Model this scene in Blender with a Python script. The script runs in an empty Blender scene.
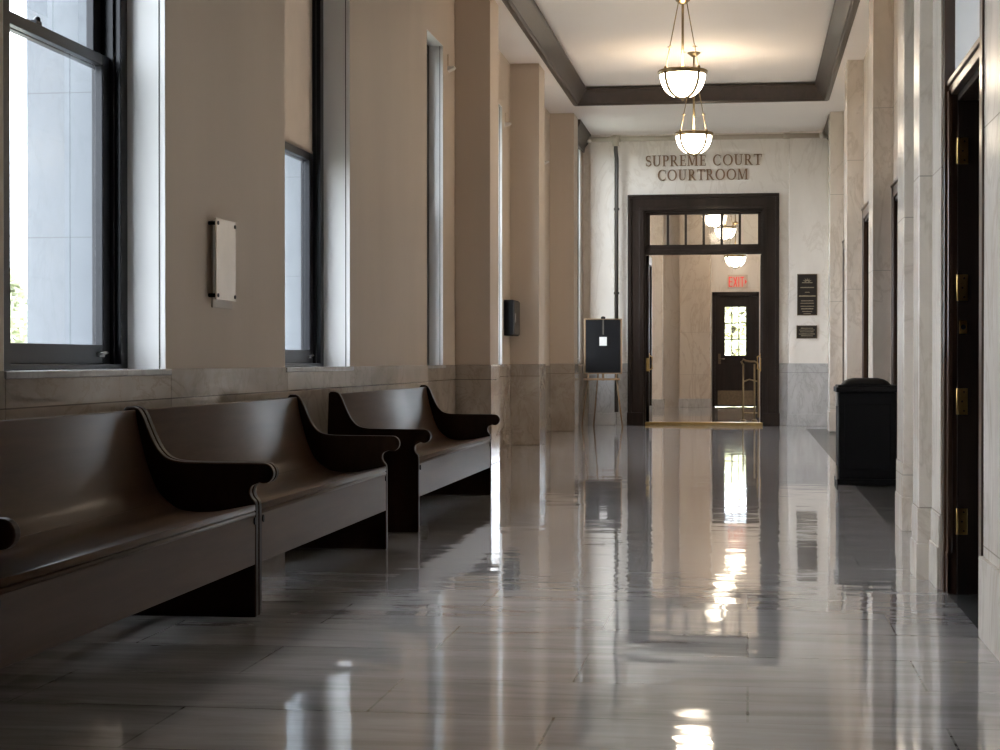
import bpy, bmesh, math, random
from mathutils import Vector, Matrix
random.seed(7)
SC = bpy.context.scene
COL = SC.collection
PI = math.pi

# ------------------------------------------------------------------ helpers
class MB:
    """collects shapes (in world coordinates) that become ONE mesh object"""
    def __init__(self): self.bm = bmesh.new(); self.mi = 0
    def face(self, pts):
        f = self.bm.faces.new([self.bm.verts.new(p) for p in pts]); f.material_index = self.mi; return f
    def box(self, x0, x1, y0, y1, z0, z1):
        x0, x1 = sorted((x0, x1)); y0, y1 = sorted((y0, y1)); z0, z1 = sorted((z0, z1))
        v = [self.bm.verts.new(p) for p in ((x0,y0,z0),(x1,y0,z0),(x1,y1,z0),(x0,y1,z0),(x0,y0,z1),(x1,y0,z1),(x1,y1,z1),(x0,y1,z1))]
        for q in ((0,3,2,1),(4,5,6,7),(0,1,5,4),(1,2,6,5),(2,3,7,6),(3,0,4,7)):
            f = self.bm.faces.new([v[i] for i in q]); f.material_index = self.mi
        return self
    def prism(self, pts, axis, a, b):
        """extrude a 2-D outline along an axis; outline = the other two axes in x,y,z order"""
        def P(p, t):
            if axis == 'y': return (p[0], t, p[1])
            if axis == 'x': return (t, p[0], p[1])
            return (p[0], p[1], t)
        va = [self.bm.verts.new(P(p, a)) for p in pts]; vb = [self.bm.verts.new(P(p, b)) for p in pts]
        n = len(pts)
        for i in range(n):
            f = self.bm.faces.new((va[i], va[(i+1) % n], vb[(i+1) % n], vb[i])); f.material_index = self.mi
        f = self.bm.faces.new(va[::-1]); f.material_index = self.mi
        f = self.bm.faces.new(vb); f.material_index = self.mi
        return self
    def tube(self, pts, r, seg=10, radii=None, cap=True):
        pts = [Vector(p) for p in pts]; rings = []
        up = Vector((0, 0, 1))
        for i, p in enumerate(pts):
            d = (pts[min(i+1, len(pts)-1)] - pts[max(i-1, 0)]).normalized()
            a = d.cross(up)
            if a.length < 1e-3: a = d.cross(Vector((1, 0, 0)))
            a.normalize(); b = d.cross(a).normalized()
            rr = radii[i] if radii else r
            rings.append([self.bm.verts.new(p + (a*math.cos(2*PI*k/seg) + b*math.sin(2*PI*k/seg))*rr) for k in range(seg)])
        for i in range(len(rings)-1):
            for k in range(seg):
                f = self.bm.faces.new((rings[i][k], rings[i][(k+1) % seg], rings[i+1][(k+1) % seg], rings[i+1][k])); f.smooth = True
        if cap:
            self.bm.faces.new(rings[0][::-1]); self.bm.faces.new(rings[-1])
        return self
    def lathe(self, c, prof, seg=40):
        """prof = (radius, z) pairs, revolved about a vertical axis at c"""
        rings = []
        for r, z in prof:
            if r < 1e-5: rings.append([self.bm.verts.new((c[0], c[1], c[2]+z))])
            else: rings.append([self.bm.verts.new((c[0]+r*math.cos(2*PI*k/seg), c[1]+r*math.sin(2*PI*k/seg), c[2]+z)) for k in range(seg)])
        for i in range(len(rings)-1):
            A, B = rings[i], rings[i+1]
            for k in range(seg):
                q = (k+1) % seg
                if len(A) == 1 and len(B) == 1: continue
                if len(A) == 1: f = self.bm.faces.new((A[0], B[k], B[q]))
                elif len(B) == 1: f = self.bm.faces.new((A[k], A[q], B[0]))
                else: f = self.bm.faces.new((A[k], A[q], B[q], B[k]))
                f.smooth = True
        return self
    def ball(self, c, r, seg=12):
        return self.lathe(c, [(r*math.sin(PI*i/8), -r*math.cos(PI*i/8)) for i in range(9)], seg)

def tag(o, label=None, cat=None, group=None, kind=None):
    if label: o['label'] = label
    if cat: o['category'] = cat
    if group: o['group'] = group
    if kind: o['kind'] = kind
    return o

def wloc(o):
    v = Vector((0, 0, 0))
    while o: v += Vector(o.location); o = o.parent
    return v

def obj(name, mb, mat, parent=None, bevel=0, origin=None, label=None, seg=2):
    bm = mb.bm
    o0 = wloc(parent) if parent else Vector(origin or (0, 0, 0))
    if o0.length: bmesh.ops.translate(bm, verts=bm.verts, vec=-o0)
    bmesh.ops.recalc_face_normals(bm, faces=bm.faces)
    me = bpy.data.meshes.new(name); bm.to_mesh(me); bm.free()
    o = bpy.data.objects.new(name, me); COL.objects.link(o)
    for m in (mat if isinstance(mat, (list, tuple)) else [mat]): me.materials.append(m)
    if parent: o.parent = parent
    else: o.location = o0
    if bevel:
        md = o.modifiers.new('bevel', 'BEVEL'); md.width = bevel; md.segments = seg; md.limit_method = 'ANGLE'; md.angle_limit = math.radians(50)
        md.harden_normals = False
    if label: o['label'] = label
    return o

def thing(name, loc, label, cat, group=None):
    o = bpy.data.objects.new(name, None); COL.objects.link(o); o.location = loc; o.empty_display_size = .1
    return tag(o, label, cat, group)

def struct(name, loc=None, mb=None, mat=None, bevel=0, label=None, cat=None):
    if mb is None:
        o = bpy.data.objects.new(name, None); COL.objects.link(o); o.location = loc or (0, 0, 0); o.empty_display_size = .1
    else: o = obj(name, mb, mat, None, bevel)
    return tag(o, label, cat, None, 'structure')

# ---------------------------------------------------------------- materials
def newmat(name):
    m = bpy.data.materials.new(name); m.use_nodes = True
    nt = m.node_tree; b = nt.nodes['Principled BSDF']
    return m, nt, b
def N(nt, t, **k):
    n = nt.nodes.new(t)
    for a, v in k.items():
        if a in n.inputs: n.inputs[a].default_value = v
        else: setattr(n, a, v)
    return n
def rgb(c): return (c[0], c[1], c[2], 1)
def plain(name, c, rough=.5, metal=0, spec=.5, coat=0, noise=0, scale=6, stretch=(1, 1, 1)):
    m, nt, b = newmat(name)
    b.inputs['Roughness'].default_value = rough; b.inputs['Metallic'].default_value = metal
    b.inputs['Specular IOR Level'].default_value = spec
    b.inputs['Coat Weight'].default_value = coat; b.inputs['Coat Roughness'].default_value = .08
    tc = N(nt, 'ShaderNodeTexCoord'); mp = N(nt, 'ShaderNodeMapping'); mp.inputs['Scale'].default_value = stretch
    nz = N(nt, 'ShaderNodeTexNoise', Scale=scale, Detail=5.0)
    rp = N(nt, 'ShaderNodeValToRGB')
    a = noise or .05
    rp.color_ramp.elements[0].position = .3; rp.color_ramp.elements[1].position = .7
    rp.color_ramp.elements[0].color = rgb([x*(1-a) for x in c]); rp.color_ramp.elements[1].color = rgb([min(1, x*(1+a)) for x in c])
    nt.links.new(tc.outputs['Object'], mp.inputs['Vector']); nt.links.new(mp.outputs[0], nz.inputs['Vector'])
    nt.links.new(nz.outputs['Fac'], rp.inputs['Fac']); nt.links.new(rp.outputs['Color'], b.inputs['Base Color'])
    return m

def marble(name, c0, c1, vein, rough=.15, scale=1.6, joints=None, stretch=(1, 1, .45), jcol=.55):
    """polished stone: cloudy colour, thin veins, optional horizontal slab joints (offset, pitch)"""
    m, nt, b = newmat(name); L = nt.links.new
    b.inputs['Roughness'].default_value = rough
    tc = N(nt, 'ShaderNodeTexCoord'); mp = N(nt, 'ShaderNodeMapping'); mp.inputs['Scale'].default_value = stretch
    mp.inputs['Rotation'].default_value = (.25, .2, 0)
    L(tc.outputs['Object'], mp.inputs['Vector'])
    n1 = N(nt, 'ShaderNodeTexNoise', Scale=scale, Detail=8.0, Roughness=.62, Distortion=.6); L(mp.outputs[0], n1.inputs['Vector'])
    r1 = N(nt, 'ShaderNodeValToRGB'); r1.color_ramp.elements[0].position = .33; r1.color_ramp.elements[1].position = .68
    r1.color_ramp.elements[0].color = rgb(c0); r1.color_ramp.elements[1].color = rgb(c1); L(n1.outputs['Fac'], r1.inputs['Fac'])
    n2 = N(nt, 'ShaderNodeTexNoise', Scale=scale*1.3, Detail=6.0, Roughness=.6, Distortion=1.4); L(mp.outputs[0], n2.inputs['Vector'])
    r2 = N(nt, 'ShaderNodeValToRGB'); e = r2.color_ramp.elements
    e[0].position = .47; e[0].color = (0, 0, 0, 1); e[1].position = .5; e[1].color = (1, 1, 1, 1); q = e.new(.53); q.color = (0, 0, 0, 1)
    L(n2.outputs['Fac'], r2.inputs['Fac'])
    mx = N(nt, 'ShaderNodeMix', data_type='RGBA'); 
    ml = N(nt, 'ShaderNodeMath', operation='MULTIPLY'); ml.inputs[1].default_value = .45; L(r2.outputs['Color'], ml.inputs[0])
    L(ml.outputs[0], mx.inputs['Factor']); L(r1.outputs['Color'], mx.inputs['A']); mx.inputs['B'].default_value = rgb(vein)
    out = mx.outputs['Result']
    if joints:
        sp = N(nt, 'ShaderNodeSeparateXYZ'); L(tc.outputs['Object'], sp.inputs[0])
        total = None
        for off, pitch in joints:
            a = N(nt, 'ShaderNodeMath', operation='SUBTRACT'); L(sp.outputs['Z'], a.inputs[0]); a.inputs[1].default_value = off
            d = N(nt, 'ShaderNodeMath', operation='DIVIDE'); L(a.outputs[0], d.inputs[0]); d.inputs[1].default_value = pitch
            fr = N(nt, 'ShaderNodeMath', operation='FRACT'); L(d.outputs[0], fr.inputs[0])
            lt = N(nt, 'ShaderNodeMath', operation='LESS_THAN'); L(fr.outputs[0], lt.inputs[0]); lt.inputs[1].default_value = .006/pitch
            if total is None: total = lt
            else:
                t2 = N(nt, 'ShaderNodeMath', operation='MAXIMUM'); L(total.outputs[0], t2.inputs[0]); L(lt.outputs[0], t2.inputs[1]); total = t2
        mj = N(nt, 'ShaderNodeMix', data_type='RGBA'); L(total.outputs[0], mj.inputs['Factor']); L(out, mj.inputs['A'])
        mj.inputs['B'].default_value = rgb([x*jcol for x in c0]); out = mj.outputs['Result']
    L(out, b.inputs['Base Color'])
    return m

def floor_mat(name, c0, c1, c2, mortar, rough, tile=(1.15, .58), mix=.5, coat=.6):
    m, nt, b = newmat(name); L = nt.links.new
    tc = N(nt, 'ShaderNodeTexCoord')
    br = N(nt, 'ShaderNodeTexBrick', offset=.5, offset_frequency=2, squash=1.0); br.inputs['Scale'].default_value = 1.0
    br.inputs['Brick Width'].default_value = tile[0]; br.inputs['Row Height'].default_value = tile[1]
    br.inputs['Mortar Size'].default_value = .004; br.inputs['Mortar Smooth'].default_value = .2; br.inputs['Bias'].default_value = -.1
    br.inputs['Color1'].default_value = rgb(c0); br.inputs['Color2'].default_value = rgb(c1); br.inputs['Mortar'].default_value = rgb(mortar)
    L(tc.outputs['Object'], br.inputs['Vector'])
    mp = N(nt, 'ShaderNodeMapping'); mp.inputs['Scale'].default_value = (.8, 4.6, 1); L(tc.outputs['Object'], mp.inputs['Vector'])
    nz = N(nt, 'ShaderNodeTexNoise', Scale=1.6, Detail=7.0, Roughness=.62, Distortion=.5); L(mp.outputs[0], nz.inputs['Vector'])
    rp = N(nt, 'ShaderNodeValToRGB'); rp.color_ramp.elements[0].position = .36; rp.color_ramp.elements[1].position = .66
    L(nz.outputs['Fac'], rp.inputs['Fac'])
    mx = N(nt, 'ShaderNodeMix', data_type='RGBA', blend_type='MIX'); mu = N(nt, 'ShaderNodeMath', operation='MULTIPLY'); mu.inputs[1].default_value = mix
    L(rp.outputs['Color'], mu.inputs[0]); L(mu.outputs[0], mx.inputs['Factor']); L(br.outputs['Color'], mx.inputs['A']); mx.inputs['B'].default_value = rgb(c2)
    L(mx.outputs['Result'], b.inputs['Base Color'])
    # worn polish: roughness wanders, the surface is very slightly wavy
    rr = N(nt, 'ShaderNodeMapRange'); rr.inputs['To Min'].default_value = rough*.8; rr.inputs['To Max'].default_value = rough*1.5
    L(nz.outputs['Fac'], rr.inputs['Value']); L(rr.outputs[0], b.inputs['Roughness'])
    b.inputs['Coat Weight'].default_value = coat; b.inputs['Coat Roughness'].default_value = rough*.55; b.inputs['Coat IOR'].default_value = 1.55
    # hand-laid slabs: each lies a hair out of level, and the polish is faintly rippled
    b2 = N(nt, 'ShaderNodeTexBrick', offset=.5, offset_frequency=2, squash=1.0); b2.inputs['Scale'].default_value = 1.0
    b2.inputs['Brick Width'].default_value = tile[0]; b2.inputs['Row Height'].default_value = tile[1]; b2.inputs['Mortar Size'].default_value = 0
    b2.inputs['Color1'].default_value = (0, 1, .5, 1); b2.inputs['Color2'].default_value = (1, 0, .5, 1); L(tc.outputs['Object'], b2.inputs['Vector'])
    m2 = N(nt, 'ShaderNodeMapping'); m2.inputs['Scale'].default_value = (1.6, 5.5, 1); L(tc.outputs['Object'], m2.inputs['Vector'])
    n2 = N(nt, 'ShaderNodeTexNoise', Scale=1.7, Detail=3.0, Roughness=.5); L(m2.outputs[0], n2.inputs['Vector'])
    geo = N(nt, 'ShaderNodeNewGeometry'); acc = geo.outputs['Normal']
    for src, amp in ((b2.outputs['Color'], .0035), (n2.outputs['Color'], .030)):
        sb = N(nt, 'ShaderNodeVectorMath', operation='SUBTRACT'); L(src, sb.inputs[0]); sb.inputs[1].default_value = (.5, .5, .5)
        sc = N(nt, 'ShaderNodeVectorMath', operation='MULTIPLY'); L(sb.outputs[0], sc.inputs[0]); sc.inputs[1].default_value = (amp, amp, 0)
        ad = N(nt, 'ShaderNodeVectorMath', operation='ADD'); L(acc, ad.inputs[0]); L(sc.outputs[0], ad.inputs[1]); acc = ad.outputs[0]
    nn = N(nt, 'ShaderNodeVectorMath', operation='NORMALIZE'); L(acc, nn.inputs[0])
    L(nn.outputs[0], b.inputs['Normal']); L(nn.outputs[0], b.inputs['Coat Normal'])
    return m

def wood(name, c0, c1, rough=.3, coat=.5, along=(1, .12, 1), scale=9):
    m, nt, b = newmat(name); L = nt.links.new
    tc = N(nt, 'ShaderNodeTexCoord'); mp = N(nt, 'ShaderNodeMapping'); mp.inputs['Scale'].default_value = along; L(tc.outputs['Object'], mp.inputs['Vector'])
    nz = N(nt, 'ShaderNodeTexNoise', Scale=scale, Detail=8.0, Roughness=.65, Distortion=.35); L(mp.outputs[0], nz.inputs['Vector'])
    rp = N(nt, 'ShaderNodeValToRGB'); rp.color_ramp.elements[0].position = .3; rp.color_ramp.elements[1].position = .72
    rp.color_ramp.elements[0].color = rgb(c0); rp.color_ramp.elements[1].color = rgb(c1)
    L(nz.outputs['Fac'], rp.inputs['Fac']); L(rp.outputs['Color'], b.inputs['Base Color'])
    b.inputs['Roughness'].default_value = rough; b.inputs['Coat Weight'].default_value = coat; b.inputs['Coat Roughness'].default_value = .12
    return m

def glass_mat(name, tint=(1, 1, 1), refl=1.0):
    m = bpy.data.materials.new(name); m.use_nodes = True; nt = m.node_tree; nt.nodes.clear(); L = nt.links.new
    o = N(nt, 'ShaderNodeOutputMaterial'); t = N(nt, 'ShaderNodeBsdfTransparent'); t.inputs[0].default_value = rgb(tint)
    g = N(nt, 'ShaderNodeBsdfGlossy'); g.inputs['Roughness'].default_value = .02
    fr = N(nt, 'ShaderNodeFresnel', IOR=1.45); mu = N(nt, 'ShaderNodeMath', operation='MULTIPLY'); mu.inputs[1].default_value = refl
    ge = N(nt, 'ShaderNodeNewGeometry'); sb = N(nt, 'ShaderNodeMath', operation='SUBTRACT'); sb.inputs[0].default_value = refl
    L(ge.outputs['Backfacing'], sb.inputs[1]); L(sb.outputs[0], mu.inputs[1])
    mx = N(nt, 'ShaderNodeMixShader'); L(fr.outputs[0], mu.inputs[0]); L(mu.outputs[0], mx.inputs[0]); L(t.outputs[0], mx.inputs[1]); L(g.outputs[0], mx.inputs[2]); L(mx.outputs[0], o.inputs[0])
    return m

def emit(name, c, s, base=(.8, .75, .65)):
    m, nt, b = newmat(name); b.inputs['Base Color'].default_value = rgb(base); b.inputs['Roughness'].default_value = .3
    b.inputs['Emission Color'].default_value = rgb(c); b.inputs['Emission Strength'].default_value = s
    return m

M = {}
M['plaster'] = plain('tan_plaster', (.56, .465, .375), .6, noise=.05, scale=1.4, stretch=(1, 1, .25))
M['reveal'] = M['plaster']
M['white'] = plain('white_paint', (.78, .76, .74), .6, noise=.02, scale=1)
M['ceil'] = plain('ceiling_paint', (.90, .845, .81), .7, noise=.02, scale=.6)
M['stone'] = marble('outside_limestone', (.145, .155, .172), (.175, .187, .203), (.13, .14, .156), .7, 2.2, joints=[(.22, .74)], jcol=.72)
M['marble'] = marble('polished_wall_marble', (.64, .565, .485), (.84, .765, .68), (.52, .44, .355), .24, 1.5, joints=[(.35, 1.62)], jcol=.7)
M['marble_e'] = marble('end_wall_marble', (.80, .74, .67), (.90, .845, .78), (.68, .61, .53), .25, 1.2, jcol=.8)
M['dado'] = marble('dado_marble', (.30, .25, .205), (.47, .41, .35), (.24, .19, .15), .12, 2.1, joints=[(.876, 10)], stretch=(1, .45, .8), jcol=.45)
M['dado_e'] = marble('end_dado_marble', (.40, .39, .385), (.58, .57, .56), (.30, .28, .26), .15, 2.4, joints=[(.876, 10)], jcol=.6)
M['floor'] = floor_mat('floor_marble', (.46, .425, .41), (.33, .303, .295), (.66, .625, .605), (.17, .155, .14), .05, mix=.7, coat=.4)
M['granite'] = floor_mat('dark_granite', (.05, .048, .047), (.035, .034, .034), (.10, .097, .093), (.03, .03, .03), .2, (.6, .6), .8, coat=0)
M['granite'].node_tree.nodes['Principled BSDF'].inputs['Specular IOR Level'].default_value = .25
M['wood'] = wood('dark_door_wood', (.014, .009, .007), (.032, .021, .016), .34, .1, (1, 1, .12), 10)
M['crownwood'] = wood('crown_wood', (.046, .031, .022), (.070, .048, .035), .45, .1, (1, .1, 1), 10)
M['trimwood'] = wood('brown_trim_wood', (.045, .022, .012), (.085, .042, .023), .32, .4, (1, 1, .12), 10)
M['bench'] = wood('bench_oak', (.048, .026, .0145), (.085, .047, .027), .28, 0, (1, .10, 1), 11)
M['bench_shaded'] = wood('bench_shaded_oak', (.012, .0065, .004), (.024, .0125, .0075), .28, 0, (1, 1, .3), 9)  # bench oak darkened: shade on the end panels is put into the colour
M['wood'].node_tree.nodes['Principled BSDF'].inputs['Specular IOR Level'].default_value = .22
for _k in ('bench', 'bench_shaded'): M[_k].node_tree.nodes['Principled BSDF'].inputs['IOR'].default_value = 1.13; M[_k].node_tree.nodes['Principled BSDF'].inputs['Specular Tint'].default_value = (1, .82, .68, 1)
M['black'] = plain('black_frame_paint', (.008, .008, .011), .3, spec=.3)
M['can'] = plain('black_metal', (.007, .007, .008), .5, spec=.15)
M['brass'] = plain('brass', (.62, .43, .16), .28, metal=1, noise=.12, scale=20)
M['bronze'] = plain('bronze', (.16, .115, .07), .38, metal=.85, noise=.15, scale=20)
M['oldbrass'] = plain('old_brass', (.33, .25, .14), .32, metal=1, noise=.1, scale=20)
M['strap'] = plain('strap_bronze', (.10, .075, .04), .55, metal=.5)
M['steel'] = plain('steel', (.55, .54, .52), .3, metal=1)
M['pipe'] = plain('painted_pipe', (.48, .42, .34), .3, noise=.05)
M['conduit'] = plain('grey_conduit', (.06, .05, .04), .5)
M['glass'] = glass_mat('window_glass', (.95, .97, .98))
M['shade'] = plain('shade_cloth', (.60, .52, .44), .8)
_nt = M['shade'].node_tree; _b = _nt.nodes['Principled BSDF']; _t = N(_nt, 'ShaderNodeBsdfTranslucent'); _t.inputs[0].default_value = (.55, .46, .38, 1)
_m = N(_nt, 'ShaderNodeMixShader'); _m.inputs[0].default_value = .3; _nt.links.new(_b.outputs[0], _m.inputs[1]); _nt.links.new(_t.outputs[0], _m.inputs[2])
_nt.links.new(_m.outputs[0], _nt.nodes['Material Output'].inputs['Surface'])
M['letter'] = plain('bronze_lettering', (.27, .17, .10), .45, metal=.3)
M['plaquebg'] = plain('dark_bronze_plaque', (.022, .017, .014), .35, metal=.3)
M['plaquefg'] = plain('cast_lettering', (.34, .29, .21), .4, metal=.5)
M['paper'] = plain('paper', (.62, .59, .56), .7)
M['panelcard'] = plain('cream_panel', (.86, .76, .64), .25, coat=1)
M['acrylic'] = plain('dull_panel', (.44, .37, .29), .35)
M['board'] = plain('black_board', (.010, .010, .011), .25, spec=.25)
M['easelwood'] = wood('easel_wood', (.20, .12, .06), (.30, .19, .10), .4, .2, (1, 1, .15), 14)
M['bowl'] = emit('lamp_glass', (1.0, .84, .64), 5.5)
M['red'] = emit('red_letters', (1.0, .10, .07), .16, (.5, .02, .02))
M['exitplate'] = plain('clear_plate', (.62, .55, .46), .3)
M['bark'] = plain('bark', (.13, .10, .07), .8)
M['leaf'] = plain('leaves', (.52, .54, .38), .6, noise=.25, scale=2)
M['leaf2'] = plain('yellow_leaves', (.70, .68, .45), .6, noise=.25, scale=2)
M['grass'] = plain('lawn', (.20, .195, .15), .8, noise=.3, scale=.5)
M['dark'] = plain('unlit_room_tone', (.05, .042, .036), .8)  # the side room's lack of light is put into this wall colour

# ----------------------------------------------------------- the room shell
Y0, YE = -7.0, 29.3            # corridor ends
XL, XLF, XR = -2.93, -3.0, 1.43
ZS, ZC = 4.85, 5.10            # soffit and coffered ceiling
DADO = 1.03
ends_far = 41.2

fm = MB()
fm.mi = 0
fm.box(-3.1, .91, Y0, YE, -.1, 0); fm.box(.91, 1.9, Y0, 7.13, -.1, 0); fm.box(.91, 1.9, 8.25, 11.74, -.1, 0)
fm.box(.91, 1.9, 28.0, YE, -.1, 0); fm.box(-3.1, 2.6, YE, ends_far+.3, -.1, 0)
fm.mi = 1
fm.box(.91, 1.9, 11.74, 28.0, -.1, 0); fm.box(.91, 2.6, 7.13, 8.25, -.1, 0)
struct('floor', mb=fm, mat=[M['floor'], M['granite']], label='polished grey marble tile floor of the corridor', cat='floor')

# ceiling: two side soffits, an end soffit and the raised flat ceiling
cm = MB()
cm.box(-3.4, -2.53, Y0, YE+.2, ZS, ZC+.3); cm.box(1.13, 2.0, Y0, YE+.2, ZS, ZC+.3)
cm.box(-2.53, 1.13, 25.8, YE+.2, ZS, ZC+.3)
cm.box(-2.53, 1.13, Y0, 25.8, ZC, ZC+.3)
cm.box(-2.6, 2.4, YE+.2, ends_far+.3, ZC-.05, ZC+.3)
struct('ceiling', mb=cm, mat=M['ceil'], label='pale raised ceiling between side soffits', cat='ceiling')

# dark wood crown around the raised ceiling: stepped profile (offset into the room, z)
def crown_profile(sgn, x):
    pts = [(0, ZS-.014), (.035, ZS-.014), (.042, ZS+.018), (.056, ZS+.024), (.165, ZS+.165), (.175, ZS+.185), (.185, ZS+.19), (.185, ZS+.21), (-.03, ZS+.21), (-.03, ZS)]
    return [(x + sgn*p, z) for p, z in pts]
c1 = MB(); c1.prism(crown_profile(1, -2.53), 'y', Y0, 25.8)
struct('trim_1', mb=c1, mat=M['crownwood'], label='dark wood crown moulding along the left of the raised ceiling', cat='moulding')
c2 = MB(); c2.prism(crown_profile(-1, 1.13), 'y', Y0, 25.8)
struct('trim_2', mb=c2, mat=M['crownwood'], label='dark wood crown moulding along the right of the raised ceiling', cat='moulding')
c3 = MB(); c3.prism([(25.8 - p + 0, z) for p, z in [(q[0], q[1]) for q in crown_profile(1, 0)]], 'x', -2.52, 1.12)
struct('trim_3', mb=c3, mat=M['crownwood'], label='dark wood crown moulding across the far end of the raised ceiling', cat='moulding')
# short dark cornices at the corners by the courtroom wall
for nm, xa, xb, s, lb in (('trim_4', -2.76, -2.60, 1, 'short dark cornice in the far left corner above the pipe'), ('trim_5', 1.40, 1.22, -1, 'short dark cornice in the far right corner above the pipe')):
    t = MB(); t.prism([(xa, ZS), (xa, ZS-.30), (xa+s*.05, ZS-.30), (xa+s*.06, ZS-.22), (xa+s*.11, ZS-.16), (xb, ZS-.06), (xb, ZS)], 'y', 27.3, 29.18)
    struct(nm, mb=t, mat=M['crownwood'], label=lb, cat='moulding')

# ------------------------------------------------------------ the left wall
wins = [  # number, y0, y1, wall plane x, head z, roller shade
    (1, 6.61, 8.57, XL, 4.3, False), (2, 10.88, 12.73, XL, 4.3, True), (3, 15.97, 17.14, XLF, 4.2, False),
    (4, 19.35, 21.36, XLF, 4.2, False), (5, 23.6, 25.45, XLF, 4.2, False), (6, 27.3, 28.75, -2.74, 4.62, False),
   ]
XF, XO = -3.27, -3.67          # frame/stone border and outer face
wl, st, dd = MB(), MB(), MB()
order = sorted(wins, key=lambda w: w[1])
def wall_x(y):
    return -2.74 if y > 27.0 else (XLF if y > 15.88 else XL)
cuts = [Y0] + [v for w in order for v in (w[1], w[2])] + [YE+.3]
def solid(y0, y1, z0, z1):
    edges = sorted({y0, y1} | {e for e in (15.88, 25.5, 27.0) if y0 < e < y1})
    for a, b in zip(edges, edges[1:]):
        X = wall_x((a+b)/2); XFa = -2.87 if a >= 27 else (-3.08 if a >= 25.4 else XF)
        wl.box(XFa, X, a, b, z0, z1)
    for a, b in zip([y0]+[e for e in (25.5, 27.0) if y0 < e < y1], [e for e in (25.5, 27.0) if y0 < e < y1]+[y1]):
        if a < 25.4: st.box(XO, XF, a, b, z0, z1)
        elif a < 26.9: st.box(-3.14, -3.08, a, b, z0, z1)
        else: st.box(-2.93, -2.87, a, b, z0, z1)
for i in range(0, len(cuts), 2): solid(cuts[i], cuts[i+1], 0, ZS)
for n, a, b, X, zh, sh in wins:
    solid(a, b, 0, DADO-.03); solid(a, b, zh, ZS)
WL = struct('wall_left', mb=wl, mat=M['plaster'], label='tan plaster window wall on the left of the corridor', cat='wall')
obj('stone_facing', st, M['stone'], WL, label='pale limestone outer face')
# polished marble dado along the wall, in slabs with fine gaps, stopping at the pilasters
slabs = [(-7, 2.35), (2.35, 6.6), (6.6, 8.62), (8.62, 10.9), (10.9, 12.8), (12.8, 15.88)]
for a, b in slabs: dd.box(XL, XL+.012, a+.002, b-.002, .0, DADO if not any(w[1] < (a+b)/2 < w[2] for w in wins) else DADO-.03)
dd.box(XLF-.02, XLF+.012, 15.88, 15.97, 0, DADO); dd.box(XLF, XLF+.012, 15.97, 17.14, 0, DADO-.03); dd.box(XLF, XLF+.012, 17.14, 17.85, 0, DADO)
dd.box(XLF, XLF+.012, 18.45, 19.35, 0, DADO); dd.box(XLF, XLF+.012, 19.35, 21.36, 0, DADO-.03); dd.box(XLF, XLF+.012, 21.36, 22.1, 0, DADO)
dd.box(XLF, XLF+.012, 22.7, 26.6, 0, DADO-.03); dd.box(-2.74, -2.728, 27.2, 29.1, 0, DADO-.03)
obj('dado', dd, M['dado'], WL, label='polished brown marble dado')
# corner beads of the window reveals
bd = MB()
for n, a, b, X, zh, sh in wins[:5]: bd.box(X-.034, X-.028, b-.009, b-.005, DADO, zh)
obj('corner_bead', bd, M['conduit'], WL)
for (a, b) in ((17.85, 18.45), (22.1, 22.7), (26.6, 27.2)):
    p = MB().box(XLF-.01, -2.63, a, b, DADO, ZS); P = obj('pilaster', p, M['plaster'], WL, .006)
    q = MB().box(XLF-.01, -2.618, a-.012, b+.012, 0, DADO); obj('pilaster_dado', q, M['dado'], P, .006, label='polished brown marble foot of the pilaster')
struct('baseboard_left', mb=MB().box(XL, XL+.03, Y0, 15.88, 0, .2).box(XLF, XLF+.03, 15.88, 17.83, 0, .2).box(XLF, XLF+.03, 18.47, 22.08, 0, .2).box(XLF, XLF+.03, 22.72, 26.58, 0, .2),
       mat=M['dado'], bevel=.006, label='low marble baseboard under the windows', cat='baseboard')

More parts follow.
